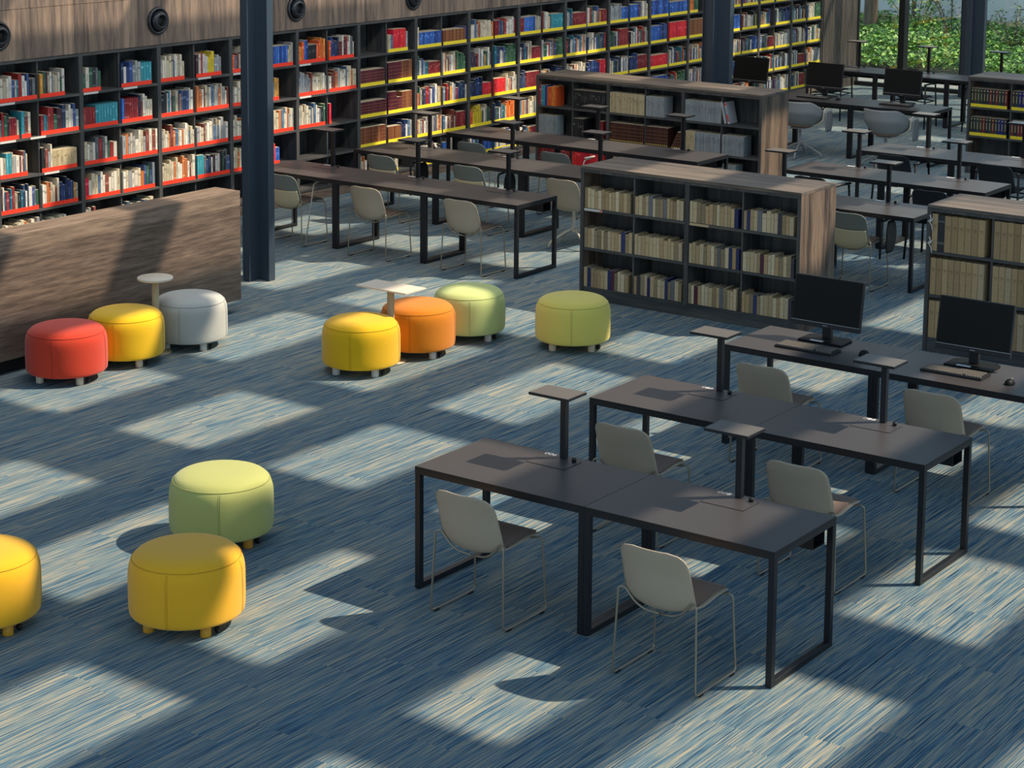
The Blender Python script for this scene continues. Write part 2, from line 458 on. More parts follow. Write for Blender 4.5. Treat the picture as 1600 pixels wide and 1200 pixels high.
def book_geo(mb, x, t, h, d, col, y0, rnd, style, far=False):
    """spine at local y=y0, goes to y0+d"""
    dk = tuple(q*.55 for q in col); lt = tuple(min(1, q*1.6+.08) for q in col)
    if far:
        mb.box(x, x+t, y0, y0+d, 0, h, col)
        mb.box(x+.002, x+t-.002, y0+.004, y0+d, h, h+.0012, PG)
    else:
        mb.box(x, x+t, y0, y0+.004, 0, h, col)
        mb.box(x, x+.0025, y0+.0045, y0+d, 0, h, col)
        mb.box(x+t-.0025, x+t, y0+.0045, y0+d, 0, h, col)
    e = .0012
    jd = tuple(q*.42 for q in col)
    mb.box(x+.0002, x+.0018, y0-.0007, y0+.0001, 0, h, jd); mb.box(x+t-.0018, x+t-.0002, y0-.0007, y0+.0001, 0, h, jd)
    if style == 'case':
        for k in range(3):
            w = t*(.62-.12*k); z = h*.70-k*.0095
            mb.box(x+t/2-w/2, x+t/2+w/2, y0-e, y0+.0002, z, z+.004, dk)
        mb.box(x+.002, x+t-.002, y0-e*.5, y0+.0002, h*.60, h*.603, dk)
    elif style == 'small':
        if rnd.random() < .75:
            z = h*rnd.uniform(.62, .8); w = t*rnd.uniform(.3, .6)
            mb.box(x+t/2-w/2, x+t/2+w/2, y0-e, y0+.0002, z, z+.0035, dk)
            if rnd.random() < .5: mb.box(x+t/2-w/3, x+t/2+w/3, y0-e, y0+.0002, z-.009, z-.006, dk)
    elif style == 'gold':
        for z in (.25, .42, .6, .78):
            mb.box(x+.004, x+t-.004, y0-e, y0+.0002, h*z, h*z+.005, lin((150,108,62)))
        mb.box(x+t*.2, x+t*.8, y0-e, y0+.0002, h*.08, h*.15, lin((200,170,90)))
    elif style == 'code':
        mb.box(x+t*.38, x+t*.62, y0-e, y0+.0002, h*.36, h*.74, lin((170,156,110)))
        mb.box(x+t*.3, x+t*.7, y0-e, y0+.0002, h*.86, h*.92, lin((200,180,120)))
    else:
        q = rnd.random()
        c = lt if sum(col) < .9 else dk
        if q < .45:
            z0 = .35+.2*rnd.random(); mb.box(x+t*.38, x+t*.62, y0-e, y0+.0002, h*z0, h*(z0+.3), c)
        elif q < .7:
            z0 = .55+.2*rnd.random(); mb.box(x+.001, x+t-.001, y0-e, y0+.0002, h*z0, h*(z0+.1), c)
        elif q < .8:
            mb.box(x+.001, x+t-.001, y0-e, y0+.0002, h*.2, h*.26, c); mb.box(x+.001, x+t-.001, y0-e, y0+.0002, h*.8, h*.84, c)
PG = lin((206,194,166))
def shelf_run(o, u, n, width, segs, band=None, thick=(.02,.042), hh=(.2,.27), depth=(.16,.22), style='', indiv=None, seed=0, y0=.012, lean_end=True):
    """fill a compartment; segs = [(palette, fraction)] ; palette None = gap"""
    rnd = random.Random(seed); Mx = frame_mat(o, u, n); x = .003; k = 0
    tot = sum(q[1] for q in segs); kf = .992/tot if .8 <= tot else 1
    for pal, frac in segs:
        frac *= kf
        xe = x+width*frac
        if pal is None: x = xe; continue
        isset = pal in ('teal','dkred','maroon','brown','redset','blue','tancase','dkbrown','code','journal','cream','black','gold')
        st = {'maroon':'gold','dkbrown':'gold','brown':'gold','code':'code','tancase':'case','tan':'small'}.get(pal, style)
        bt = rnd.uniform(*thick); bh = rnd.uniform(*hh); bd = rnd.uniform(*depth)
        while True:
            t = bt if isset and pal not in ('journal',) else rnd.uniform(*thick)
            if pal == 'journal': t = .009
            if pal == 'cream': t = .016
            h = bh*rnd.uniform(.992,1) if isset else rnd.uniform(*hh)
            d = bd if isset else rnd.uniform(*depth)
            if x+t > min(xe, width-.004): break
            c = rnd.choice(PAL[pal])
            if pal == 'tan':
                q = rnd.random()
                if q < .055: c = (36,48,96)
                elif q < .085: c = (60,58,66)
                elif q < .10: c = (88,40,60)
                elif q < .13: c = (110,112,116)
            j = rnd.randint(-8, 8); c = tuple(q+j for q in c)
            lc = linc(c)
            k += 1
            if indiv:
                m = MB(); book_geo(m, 0, t, h, d, lc, 0, rnd, st)
                ob = m.build('book', M_book, color=True)
                ob.matrix_world = Mx @ Matrix.Translation((x, y0, .0006))
                MB().box(.0028, t-.0028, .0048, d-.003, .002, h-.006).build('page_block', M_pages, ob)
                if band:
                    MB().box(.0004, t-.0004, -.0022, -.0013, .0, .042).build('call_number_tape', M_red if band == 'red' else M_yellowtape, ob)
                INDIV.append((ob, c, k, indiv, st, t, band))
            else:
                REST.M = Mx @ Matrix.Translation((0, 0, .0006))
                book_geo(REST, x, t, h, d, lc, y0, rnd, st, far=True)
                if band:
                    bc = lin((255,62,34)) if band == 'red' else lin((252,226,50))
                    REST.box(x+.0004, x+t-.0004, y0-.003, y0-.0016, 0, .042, bc)
            x += t+.0006
    return x

# wall bays contents: per (bay, row) -> (left segs, right segs); rows 4 = top
F = [('mixed', 1)]; L = [('light', 1)]; E = []
W = {
 (0,4): ([('mixed',1)], [('mixed',.68)]), (0,3): ([('mixed',.3),('dkred',.2),('light',.1),(None,.06),('teal',.12),('light',.2)], F),
 (0,2): ([('mixed',.2),('teal',.15),('light',.4)], [('black',.1),('light',.2),('cream',.6)]), (0,1): ([('mixed',1)], [('light',.45),('navy',.3),('mixed',.2)]),
 (0,0): ([('light',.8)], [('light',.7)]),
 (1,4): ([('green',.1),('mixed',.5)], [('mixed',.15),('navy',.2),('grey',.25),('teal',.35)]), (1,3): ([('dkred',.36),('teal',.6)], [('blue',.14),('dkred',.42),('navy',.1),('light',.33)]),
 (1,2): ([('light',.25),('mixed',.72)], L), (1,1): ([('redset',.12),('light',.85)], [('light',.6),('mixed',.36)]), (1,0): ([('light',.5)], [('light',.95)]),
 (2,4): ([('light',.75)], [('mixed',.4),('yellow',.22),('redset',.08),('grey',.28)]), (2,3): ([('mixed',1)], [('light',1)]), (2,2): (L, L), (2,1): ([('light',1)], [('teal',.2),('mixed',.78)]), (2,0): (E, E),
 (3,4): ([('orange',.15),('light',.2),('mixed',.6)], [('blue',.75),('light',.2)]), (3,3): (L, [('mixed',.45)]), (3,2): (L, [('green',.08),('navy',.1),('light',.8)]), (3,1): (L, [('mixed',.3),('redset',.1),('blue',.15)]), (3,0): (E, E),
 (4,4): ([('orange',.2),('blue',.15),('black',.3),('orange',.3)], [('orange',.1),('navy',.3),('maroon',.12),('mixed',.42)]), (4,3): ([('grey',.4),('light',.55)], L), (4,2): ([('light',.7),('mixed',.28)], [('redset',.12),('light',.08)]),
 (4,1): (E, E), (4,0): (E, E),
 (5,4): (E, [('light',.2),('redset',.5),('light',.1)]), (5,3): ([('maroon',.98)], [('maroon',.58),('brown',.4)]), (5,2): ([('maroon',.97)], [('maroon',.35),('maroon',.2),('brown',.42)]), (5,1): ([('brown',.98)], [('brown',.5),('navy',.2),('light',.28)]),
 (5,0): ([('light',.3)], [('yellow',.1),('light',.3)]),
 (6,4): ([('light',.1),('blue',.82)], [('brown',.82),('blue',.08)]), (6,2): ([('orange',.1),('mixed',.85)], F), (6,1): ([('light',.95)], [('light',.55),('dkred',.4)]), (6,0): ([('mixed',.9)], [('blue',.2),('light',.2)]),
 (7,4): ([('light',.82)], [('dkred',.2),('mixed',.65)]), (7,2): ([('navy',.55),('redset',.4)], [('redset',.45),('light',.45)]), (7,1): ([('orange',.15),('yellow',.4),('mixed',.4)], [('mixed',.5),('orange',.4)]),
 (8,4): ([('dkred',.2),('blue',.5),('light',.25)], [('light',.4),('teal',.55)]), (8,1): ([('light',.9)], [('orange',.4),('green',.2),('light',.3)]),
 (9,4): ([('mixed',.3),('dkred',.65)], [('mixed',.6),('dkred',.3)]), (9,2): ([('light',.9)], [('navy',.6),('redset',.3)]),
 (10,4): ([('grey',.6),('blue',.35)], [('blue',.5),('light',.45)]), (10,2): (F, [('navy',.4),('dkred',.5)]),
 (11,4): ([('blue',.97)], [('blue',.9)]), (11,3): ([('blue',.6),('navy',.35)], [('redset',.9)]), (11,2): ([('redset',.95)], F),
 (12,4): ([('orange',.3),('green',.3)], [('navy',.3),('orange',.3)]), (12,3): ([('brown',.9)], [('navy',.5)]),
}
LBL = [(0,4,0),(0,3,0),(0,3,.35),(0,2,.5),(1,4,0),(1,4,.5),(2,4,.5),(4,4,0),(4,3,0),(3,4,0)]
rowname = {4:'top', 3:'second', 2:'third', 1:'fourth', 0:'lowest'}
for b in range(16):
    for r in range(5):
        left, right = W.get((b, r), (None, None))
        rr = random.Random(b*10+r)
        if left is None:
            left = [('mixed', rr.choice([.3,.5,.45])), (rr.choice(['mixed','light','blue','dkred','light']), rr.choice([.4,.5]))]
            right = [(rr.choice(['mixed','light']), .5), (rr.choice(['mixed','navy','grey','green','mixed']), rr.choice([.3,.45]))]
        band = 'red' if b < 5 else 'yellow'
        for hI, sg in ((0, left), (1, right)):
            if not sg: continue
            oy_ = Y0+PITCH*b+(.027 if hI == 0 else PITCH/2+.011)
            ind = None
            if b == 1 and r >= 1: ind = ('%s shelf %s half' % (rowname[r], 'left' if hI == 0 else 'right'), 'wall')
            shelf_run((WX, oy_, SZ[r]), (0,1,0), (1,0,0), PITCH/2-.036, sg, band=band, thick=(.018,.046) if b != 1 else (.029,.052), hh=(.19,.285), indiv=ind, seed=100*b+10*r+hI)
for i, (b, r, fy) in enumerate(LBL):
    y = Y0+PITCH*b+.03+fy*PITCH
    t = MB().box(WX+.0005, WX+.004, y, y+.2, SZ[r]-.024, SZ[r]-.002).build('shelf_label', M_paper)
    tag(t, 'white label strip, %s shelf, %s wall bay from left%s' % (rowname[r], ORD[b+1], ', right half' if fy > .4 else (', middle' if fy > 0 else '')), 'label', 'white label strips on the wall shelves')

# ------------------------------------------------------------------ low bookcases
BH, BD = 1.2836, .67
LZ = [.125, .505, .885]
def low_case(x0, y0, units, label, mid_side=True, pitch=1.17, side_mat=None):
    t = thing('low_bookcase', label, 'bookcase', (x0, y0, 0), 0)
    w = pitch*units
    MB().box(0, w, -.004, BD, BH-.03, BH).build('top_panel', M_wood_x, t, bevel=.002)
    for x in (0, w-.035):
        MB().box(x, x+.035, 0, BD-.001, 0, BH-.031).build('side_panel', M_wood_z, t)
    mb = MB()
    for x in (-.0008, w-.0352): mb.box(x, x+.036, -.0035, -.0002, 0, BH-.031)
    mb.box(.036, w-.036, -.0035, -.0002, BH-.056, BH-.032)
    mb.build('front_edging', M_dark_z, t)
    MB().box(.036, w-.036, BD/2-.01, BD/2+.01, .1, BH-.031).build('back_panel', M_dark_z, t)
    MB().box(.036, w-.036, .002, BD-.002, 0, .098).build('plinth', M_dark_x, t)
    for i in range(1, units):
        MB().box(i*pitch-.022, i*pitch+.022, 0, BD-.001, .1, BH-.031).build('upright', M_dark_z, t)
    for i in range(units):
        a = i*pitch+(.037 if i == 0 else .023); b_ = (i+1)*pitch-(.037 if i == units-1 else .023)
        for z in LZ:
            MB().box(a, b_, .002, BD/2-.011, z-.026, z).build('shelf', M_dark_x, t)
        for j, z in enumerate(LZ):
            zt = LZ[j+1]-.027 if j < 2 else BH-.058
            m = (a+b_)/2
            MB().box(m-.009, m+.009, .012, BD/2-.012, z+.001, zt).build('divider', M_dark_z, t)
    return t
def comp(x0, units, pitch=1.17):
    out = []
    for i in range(units):
        a = i*pitch+(.037 if i == 0 else .023); b_ = (i+1)*pitch-(.037 if i == units-1 else .023); m = (a+b_)/2
        out += [(x0+a, m-.009-a), (x0+m+.009, b_-m-.009)]
    return out
MBX, MBY = -3.392, 6.735
low_case(MBX, MBY, 2, 'low dark-edged wooden bookcase full of tan volumes, in the middle of the hall')
cn = ['far left','centre left','centre right','far right']; rn = ['bottom','middle','top']
for ci, (x, w) in enumerate(comp(MBX, 2)):
    for r in range(3):
        shelf_run((x, MBY, LZ[r]), (1,0,0), (0,-1,0), w, [('tan', .99)], thick=(.030,.046), hh=(.166,.196), depth=(.15,.18), seed=900+ci*3+r, indiv=('%s shelf %s compartment' % (rn[r], cn[ci]), 'mid'), y0=.01)
RBX, RBY = .058, 6.927
low_case(RBX, RBY, 2, 'low wooden bookcase with tall tan bound volumes at the right edge, behind the second monitor')
rc = comp(RBX, 2)
for r, ci, sg in [(2,0,[('tancase',.13),('black',.13),('tancase',.72)]),(2,1,[('tancase',.99)]),(1,0,[('tancase',.99)]),(1,1,[('tancase',.99)]),(0,0,[('tancase',.99)]),(0,1,[('tancase',.99)])]:
    x, w = rc[ci]
    shelf_run((x, RBY, LZ[r]), (1,0,0), (0,-1,0), w, sg, thick=(.052,.062) if r else (.055,.06), hh=(.315,.33), depth=(.22,.24), seed=1200+ci*3+r, indiv=('%s shelf %s half' % (rn[r], 'left' if ci == 0 else 'right'), 'right'), y0=.01)
for ci in (2, 3):
    for r in range(3):
        x, w = rc[ci]; shelf_run((x, RBY, LZ[r]), (1,0,0), (0,-1,0), w, [('tancase',.95)], thick=(.05,.06), hh=(.31,.33), seed=1300+ci*3+r, y0=.01)
# far low bookcase with journals
BBX, BBY, BP = -7.88, 12.34, 1.11
low_case(BBX, BBY, 3, 'low dark bookcase of journals and brown volumes, behind the rear reading desks', pitch=BP)
bc = comp(BBX, 3, BP)
BBS = {(2,0):[('redset',.08),('teal',.16),('blue',.08),('orange',.3)], (2,1):[('black',.95)], (2,2):[('cream',.98)], (2,3):[('journal',.5)], (2,4):[('journal',.98)], (2,5):[],
 (1,0):[('journal',.55)], (1,1):[('black',.35),(None,.35),('dkred',.2)], (1,2):[('dkbrown',.98)], (1,3):[('dkbrown',.66)], (1,4):[('cream',.3),('journal',.68)], (1,5):[('journal',.6)],
 (0,0):[('dkred',.9)], (0,1):[('redset',.9)], (0,2):[('cream',.9)], (0,3):[('cream',.8)], (0,4):[('journal',.9)], (0,5):[('journal',.4)]}
for (r, ci), sg in BBS.items():
    x, w = bc[ci]; shelf_run((x, BBY, LZ[r]), (1,0,0), (0,-1,0), w, sg, thick=(.026,.034), hh=(.24,.27), seed=1500+ci*3+r, y0=.01)
R2X, R2Y = -3.41, 15.83
low_case(R2X, R2Y, 2, 'low dark bookcase with yellow-labelled law volumes at the far right, before the window')
for ci, (x, w) in enumerate(comp(R2X, 2)):
    for r in (1, 2):
        shelf_run((x, R2Y, LZ[r]), (1,0,0), (0,-1,0), w, [('code', .97)], band='yellow', thick=(.038,.046), hh=(.24,.25), seed=1700+ci*3+r, y0=.01)
def lean(case, x, z, ang, t, h, col, style=''):
    REST.M = frame_mat((case[0], case[1], z), (1,0,0), (0,-1,0)) @ Matrix.Translation((x, 0, .003)) @ Matrix.Rotation(math.radians(ang), 4, 'Y')
    book_geo(REST, 0, t, h, .19, linc(col), .01, random.Random(3), style, far=True)
for k in range(2): lean((BBX, BBY), bc[5][0]-BBX+.03+.05*k, LZ[2], -13, .028, .27, (176,180,184))
REST.box(.006, .022, .008, .0098, .03, .12, lin((214,40,40))); REST.box(.004, .024, .008, .0098, .23, .262, lin((214,40,40)))
for k in range(4): lean((BBX, BBY), bc[3][0]-BBX+.37+.034*k, LZ[1], 24, .03, .24, (70,36,28), 'gold')
REST.M = None
rest = REST.build('distant_books', M_book, color=True)
tag(rest, 'remaining books of many colours on the wall shelving and far low bookcases', 'books', kind='stuff')

def cname(c, st, band):
    r, g, b = c
    if st == 'case' and r > 140: return 'tan'
    mx, mn = max(c), min(c)
    if mx-mn < 26: return 'black' if mx < 60 else ('grey' if mx < 170 else 'white')
    if r > 190 and g > 170 and b > 120: return 'cream'
    if r > g+40 and r > b+40:
        if g > 110: return 'orange' if r > 180 else 'tan'
        if r > 190: return 'bright red'
        return 'dark red'
    if b > r+20 and g > r+40: return 'teal'
    if b > r+20: return 'blue' if b > 120 else 'navy'
    if g > r and g > b: return 'green'
    if r > 180 and b < 90: return 'yellow'
    return 'beige'
GR = {'mid':'bound volumes in the middle low bookcase','right':'tall bound volumes in the right low bookcase','wall':'red-labelled books in the second wall bay'}
WH = {'mid':'middle low bookcase','right':'right-edge low bookcase','wall':'second wall bay'}
INDIV.sort(key=lambda q: {'mid':0,'right':1,'wall':2}[q[3][1]])
print('INDIVIDUAL BOOKS', len(INDIV))
for ob, c, k, (where, w), st, t, band in INDIV:
    col = cname(c, st, band)
    kind = 'volume' if w != 'wall' else 'book'
    if w == 'right': kind = 'tall volume'
    tag(ob, '%s %s, %s from left, %s, %s' % (col, kind, ORD[k], where, WH[w]), 'book', GR[w])

# shelf labels on the low bookcases
for nm, x, z, lab, m in [('mid', MBX+.045, LZ[2], 'white label strip with red end on top shelf edge, middle low bookcase', M_paper), ('mid2', MBX+1.205, LZ[2], 'wood-coloured label strip on top shelf edge, right half of middle low bookcase', M_tablepost)]:
    mb = MB().box(x, x+.2, MBY-.0042, MBY-.0005, z-.026, z-.003)
    o = mb.build('shelf_label', m); tag(o, lab, 'label')
    if nm == 'mid':
        q = MB().box(x+.175, x+.195, MBY-.0055, MBY-.0045, z-.022, z-.008).build('red_dot', M_red, o)
o = MB().box(RBX+.47, RBX+.62, RBY-.0042, RBY-.0005, LZ[1]-.024, LZ[1]-.001).build('shelf_label', M_paper)
tag(o, 'white label strip just above the right monitor, on right low bookcase shelf edge', 'label')
for zz, ln in ((1.11, 'upper'), (.92, 'lower')):
    mb = MB()
    rr = random.Random(int(zz*100)); pts = [(RBX+.03, RBY-.012, zz+.09), (RBX+.045, RBY-.02, zz+.05), (RBX+.022, RBY-.014, zz+.035), (RBX+.05, RBY-.016, zz), (RBX+.055, RBY-.012, zz-.05)]
    mb.tube(pts, .006, 6); mb.tube([(RBX+.01, RBY-.012, zz+.03), (RBX+.05, RBY-.018, zz+.042), (RBX+.06, RBY-.014, zz+.065)], .005, 6)
    mb.box(RBX+.028, RBX+.046, RBY-.022, RBY-.004, zz+.03, zz+.05)
    tag(mb.build('label_clip', M_paper), 'crumpled white plastic clip, %s of two on right bookcase side' % ln, 'clip')

# ------------------------------------------------------------------ wooden counter
KX = -5.552
t = thing('service_counter', 'long brown wooden counter panel running from the left edge to the column', 'counter', (KX, 0, 0))
MB().box(-.03, 0, -3, 4.378, .119, 1.105).build('front_panel', M_wood_y, t)
MB().box(-.31, .0, -3, 4.38, 1.106, 1.133).build('top_panel', M_wood_y, t, bevel=.002)
MB().box(-.31, -.031, 4.35, 4.378, .119, 1.105).build('end_panel', M_wood_y, t)
MB().box(-.31, -.285, -3, 4.349, .119, 1.105).build('back_panel', M_wood_y, t)
MB().box(-.29, -.06, -3, 4.24, 0, .118).build('plinth', M_blackedge, t)

# ------------------------------------------------------------------ air nozzles
def nozzle(y, z, lab):
    t = thing('air_nozzle', lab, 'air vent', (WX, y, z), 0, 'round black air nozzles above the wall shelving')
    Rm = Matrix.Rotation(math.pi/2, 4, 'Y')
    MB(Rm).lathe([(.10,.0),(.148,.0),(.152,.012),(.145,.024),(.128,.03),(.118,.022),(.115,.012),(.10,.006)], 40).build('flange', M_nozzle, t)
    MB(Rm).lathe([(.109,.008),(.106,.04),(.09,.06),(.066,.075),(.062,.07),(.058,.02),(.03,.012)], 40).build('ball_jet', M_nozzle, t)
    MB(Rm).lathe([(.055,.0205),(.056,.04),(.001,.034)], 28).build('throat', M_gap, t)
    return t
nz = nozzle(6.5, 2.335, 'round black air nozzle above the second wall bay, left of the near column')
dup(nz, 'round black air nozzle cut off by the left edge of the photo', (WX, 4.33, 2.335))
dup(nz, 'round black air nozzle just right of the near steel column', (WX, 8.71, 2.32))
dup(nz, 'round black air nozzle cut by the photo\'s top edge, above yellow labels', (WX, 10.89, 2.31))

# ------------------------------------------------------------------ desks
L_, W_, H_ = 1.188, .695, .745
def text_mesh(body, size, name, mat, parent, loc):
    cu = bpy.data.curves.new('tmp', 'FONT'); cu.body = body; cu.size = size; cu.extrude = .0004; cu.offset = .0006
    ob = bpy.data.objects.new('tmp', cu); C.objects.link(ob)
    bpy.context.view_layer.update()
    dg = bpy.context.evaluated_depsgraph_get()
    me = bpy.data.meshes.new_from_object(ob.evaluated_get(dg))
    bpy.data.objects.remove(ob); me.materials.clear(); me.materials.append(mat)
    o = bpy.data.objects.new(name, me); C.objects.link(o); o.parent = parent; o.location = loc
    return o
def make_desk():
    t = thing('desk', 'x', 'desk')
    g = .0006
    MB().box(.0022, L_-.0022, .002, W_-.002, H_-.018, H_).build('desktop', M_desk, t)
    mb = MB(); a, b_ = H_-.018, H_-.0003
    mb.box(g, L_-g, 0, .0019, a, b_); mb.box(g, L_-g, W_-.0019, W_, a, b_); mb.box(g, .0021, .002, W_-.002, a, b_); mb.box(L_-.0021, L_-g, .002, W_-.002, a, b_)
    mb.build('edge_band', M_blackedge, t)
    mb = MB(); z0, z1 = H_-.044, H_-.0185
    mb.box(g, L_-g, 0, .03, z0, z1); mb.box(g, L_-g, W_-.03, W_, z0, z1)
    mb.box(g, .03, .0305, W_-.0305, z0, z1); mb.box(L_-.03, L_-g, .0305, W_-.0305, z0, z1)
    mb.box(L_/2-.015, L_/2+.015, .0305, W_-.0305, z0, z1)
    mb.build('apron_frame', M_black, t)
    for x in (g, L_-.036-g):
        mb = MB(); a, b_ = x, x+.036
        mb.box(a, b_, .001, .037, .004, z0-.0005); mb.box(a, b_, W_-.037, W_-.001, .004, z0-.0005)
        mb.box(a, b_, .0372, W_-.0372, .004, .036)
        mb.build('leg_frame', M_black, t, bevel=.001, seg=1)
        mb = MB()
        for y in (.019, W_-.019): mb.lathe([(.012,0),(.013,.0038)], 12, x+.018, y)
        mb.build('foot', M_blackplastic, t)
    mb = MB(); mb.box(.12, L_-.038, .50, .504, .60, z0-.001); mb.box(.12, L_-.038, .5045, .63, .60, .604); mb.box(.12, L_-.038, .631, .635, .60, z0-.001)
    mb.build('cable_tray', M_black, t)
    return t
def power(t):
    mb = MB().box(.467, .743, .455, .640, H_+.0002, H_+.0012); f = mb.build('flap_gap', M_gap, t)
    MB().box(.471, .739, .459, .636, H_+.0013, H_+.0026).build('power_flap', M_desk, t)
    MB().lathe([(.013,H_+.0028),(.014,H_+.02),(.012,H_+.024),(.004,H_+.025)], 16, .70, .620).build('dimmer_knob', M_blackplastic, t)
D0 = make_desk(); power(D0)
D0['label'] = 'TEMPLATE'
DP = make_desk()      # plain desks for computers
desks = {}
placed = set()
def put(root, label, loc, group=None):
    if root.name not in placed:
        placed.add(root.name); root.location = loc; root['label'] = label
        if group: root['group'] = group
        return root
    return dup(root, label, loc, 0, group)
LAMPS = []
def lampthing():
    t = thing('desk_lamp', 'x', 'lamp', (0,0,0), 0, 'T-shaped reading lamps on the desks')
    MB().box(-.019, .019, -.019, .016, .0005, .40).build('pole', M_lamp, t, bevel=.002)
    MB().box(-.0075, .0075, .0165, .021, .01, .395).build('cable_channel', M_silver, t)
    MB().box(-.14, .14, -.175, .022, .401, .417).build('lamp_head', M_lamp, t, bevel=.002)
    MB().box(-.137, .137, -.172, .019, .4172, .4185).build('top_plate', M_lampplate, t)
    MB().box(-.12, .12, -.12, -.09, .3985, .4008).build('light_strip', M_paper, t)
    return t
LP = lampthing()
def number_bars(t):
    mb = MB()
    for k in range(3): mb.box(.466+k*.032, .490+k*.032, .650, .678, H_+.0004, H_+.0012)
    mb.build('seat_mark', M_white, t)
rows = [  # x right end or left, list
 ('r1', 0, 0, 2, 'front row'), ('r2', 0.01, 1.811, 2, 'second row'),
 ('A', -4.342-3*L_, 7.025, 3, 'row behind the ottomans'), ('B', -7.893, 8.714, 3, 'middle row by the wall shelves'), ('C', -7.867, 10.423, 3, 'back row before the far low bookcase'),
 ('F', -3.322, 8.86, 2, 'row just behind the middle low bookcase'), ('D', -3.322, 10.60, 2, 'second row behind the middle low bookcase'), ('E', -3.30, 12.37, 2, 'third row behind the middle low bookcase')]
pos3 = ['leftmost', 'middle', 'rightmost']; pos2 = ['left', 'right']
nums = {('r1',0):'006', ('r1',1):'007', ('r2',0):'013', ('r2',1):'014'}
rowlab = {'r1':'nearest row','r2':'second nearest row','A':'long row beside the near steel column','B':'long row left of the middle low bookcase','C':'row touching the wall shelves, before the far low bookcase',
 'F':'row partly hidden by the middle low bookcase','D':'two-desk row ending above the right low bookcase','E':'row before the computer desks, far right'}
for rid, x0, y0, n, _ in rows:
    for i in range(n):
        p = (pos3 if n == 3 else pos2)[i]
        num = nums.get((rid, i))
        loc = (x0+i*L_, y0, 0)
        lab = ('black desk numbered %s, %s of the %s' % (num, p, rowlab[rid])) if num else 'black desk, %s in the %s' % (p, rowlab[rid])
        d = put(D0, lab, loc, 'black reading desks with lamps')
        if num: text_mesh(num, .052, 'seat_number', M_white, d, (.462, .6465, H_+.0006)).scale = (1.12, 1.0, 1)
        else: number_bars(d) if not any(k.name.startswith('seat_mark') for k in KIDS(d)) else None
        lloc = (x0+i*L_+.61, y0+.648, H_+.0026)
        put(LP, ('black T-shaped lamp on desk %s' % num if num else 'black T-shaped lamp, %s in the %s' % (p, rowlab[rid])), lloc)
for rid, x0, y0, n, lab in [('r3', 0.014, 3.556, 2, 'computer desk row at the right edge'), ('G', -3.94-3*L_, 15.87, 3, 'far computer desk row')]:
    for i in range(n):
        p = (pos3 if n == 3 else pos2)[i]
        put(DP, 'black computer desk without a lamp, %s of the %s' % (p, lab), (x0+i*L_, y0, 0), 'black computer desks')
for i in range(4):
    x0 = -7.66+i*L_
    dup(D0, 'black desk, %s from the left in the row along the window' % ORD[i+1], (x0, 19.4, 0), 0, 'black reading desks with lamps')
    if i < 3: dup(LP, 'black T-shaped lamp on the %s desk along the window' % ORD[i+1], (x0+.60, 20.05, H_+.0026))
mb = MB()
for k in range(3):
    a = [(-5.93+.045*k+.03*math.cos(q*.5), 19.62+.02*math.sin(q*.5), H_+.012+.010*k) for q in range(13)]
    mb.tube(a, .007, 6)
tag(mb.build('coiled_cable', M_blackplastic), 'small coil of black cable on the window desk by the lamp', 'cable')

# ------------------------------------------------------------------ chairs
def interp(tab, s):
    for i in range(len(tab)-1):
        if s <= tab[i+1][0]:
            a, b_ = tab[i], tab[i+1]; f = (s-a[0])/(b_[0]-a[0]); f = f*f*(3-2*f) if len(tab) < 4 else f
            return [p+(q-p)*f for p, q in zip(a[1:], b_[1:])]
    return list(tab[-1][1:])
def catmull(pts, s):
    n = len(pts)-1; x = min(max(s, 0), 1)*n; i = min(int(x), n-1); f = x-i
    P = [pts[max(i-1,0)], pts[i], pts[i+1], pts[min(i+2,n)]]
    return [.5*((2*b)+(-a+c)*f+(2*a-5*b+4*c-d)*f*f+(-a+3*b-3*c+d)*f**3) for a, b, c, d in zip(*P)]
# side profile: y, z, half width, edge curl(forward/up), corner flag
PROF = [(.235,.432,.185,.0), (.19,.452,.205,.0), (.10,.450,.215,.012), (0,.434,.22,.022), (-.10,.412,.220,.04), (-.168,.412,.214,.056), (-.208,.455,.214,.062), (-.230,.53,.214,.058), (-.246,.63,.209,.042), (-.264,.70,.204,.032), (-.280,.765,.198,.022)]
def shell_fn(u, v, off=0, prof=PROF, u0=0, u1=1, wscale=1, top_r=.095):
    s = u0+(u1-u0)*u
    y, z, hw, curl = catmull(prof, s)
    y2, z2, _, _ = catmull(prof, min(s+.01, 1)); y1, z1, _, _ = catmull(prof, max(s-.01, 0))
    ty, tz = y2-y1, z2-z1; l = math.hypot(ty, tz) or 1; ty /= l; tz /= l
    ny, nz_ = tz, -ty      # towards the sitter (up / forward)
    # rounded corners near both ends (arc length of profile about 0.85)
    tot = .86
    de = (1-s)*tot; ds = s*tot
    def rc(d, r):
        if d >= r: return 0
        return r-math.sqrt(max(0, r*r-(r-d)**2))
    w = (hw-rc(de, top_r)-rc(ds, .055))*wscale
    t = (v*2-1)
    x = w*t
    c = curl*abs(x/hw)**2.2
    return (x, y+ny*(c-off), z+nz_*(c-off))
def shell(name, mat, parent, off=0, th=.008, u0=0, u1=1, ws=1, nu=40, nv=22, prof=PROF, top_r=.095):
    return MB().sheet(lambda u, v: shell_fn(u, v, off, prof, u0, u1, ws, top_r), nu, nv, -th).build(name, mat, parent)
def seat_pad(parent, mat=M_pad):
    def fn(u, v):
        s = .03+.44*u
        x, y, z = shell_fn(0, v, -.0095, PROF, s, s, .87)
        return (x, y, z)
    return MB().sheet(fn, 16, 16, -.008).build('seat_pad', mat, parent)
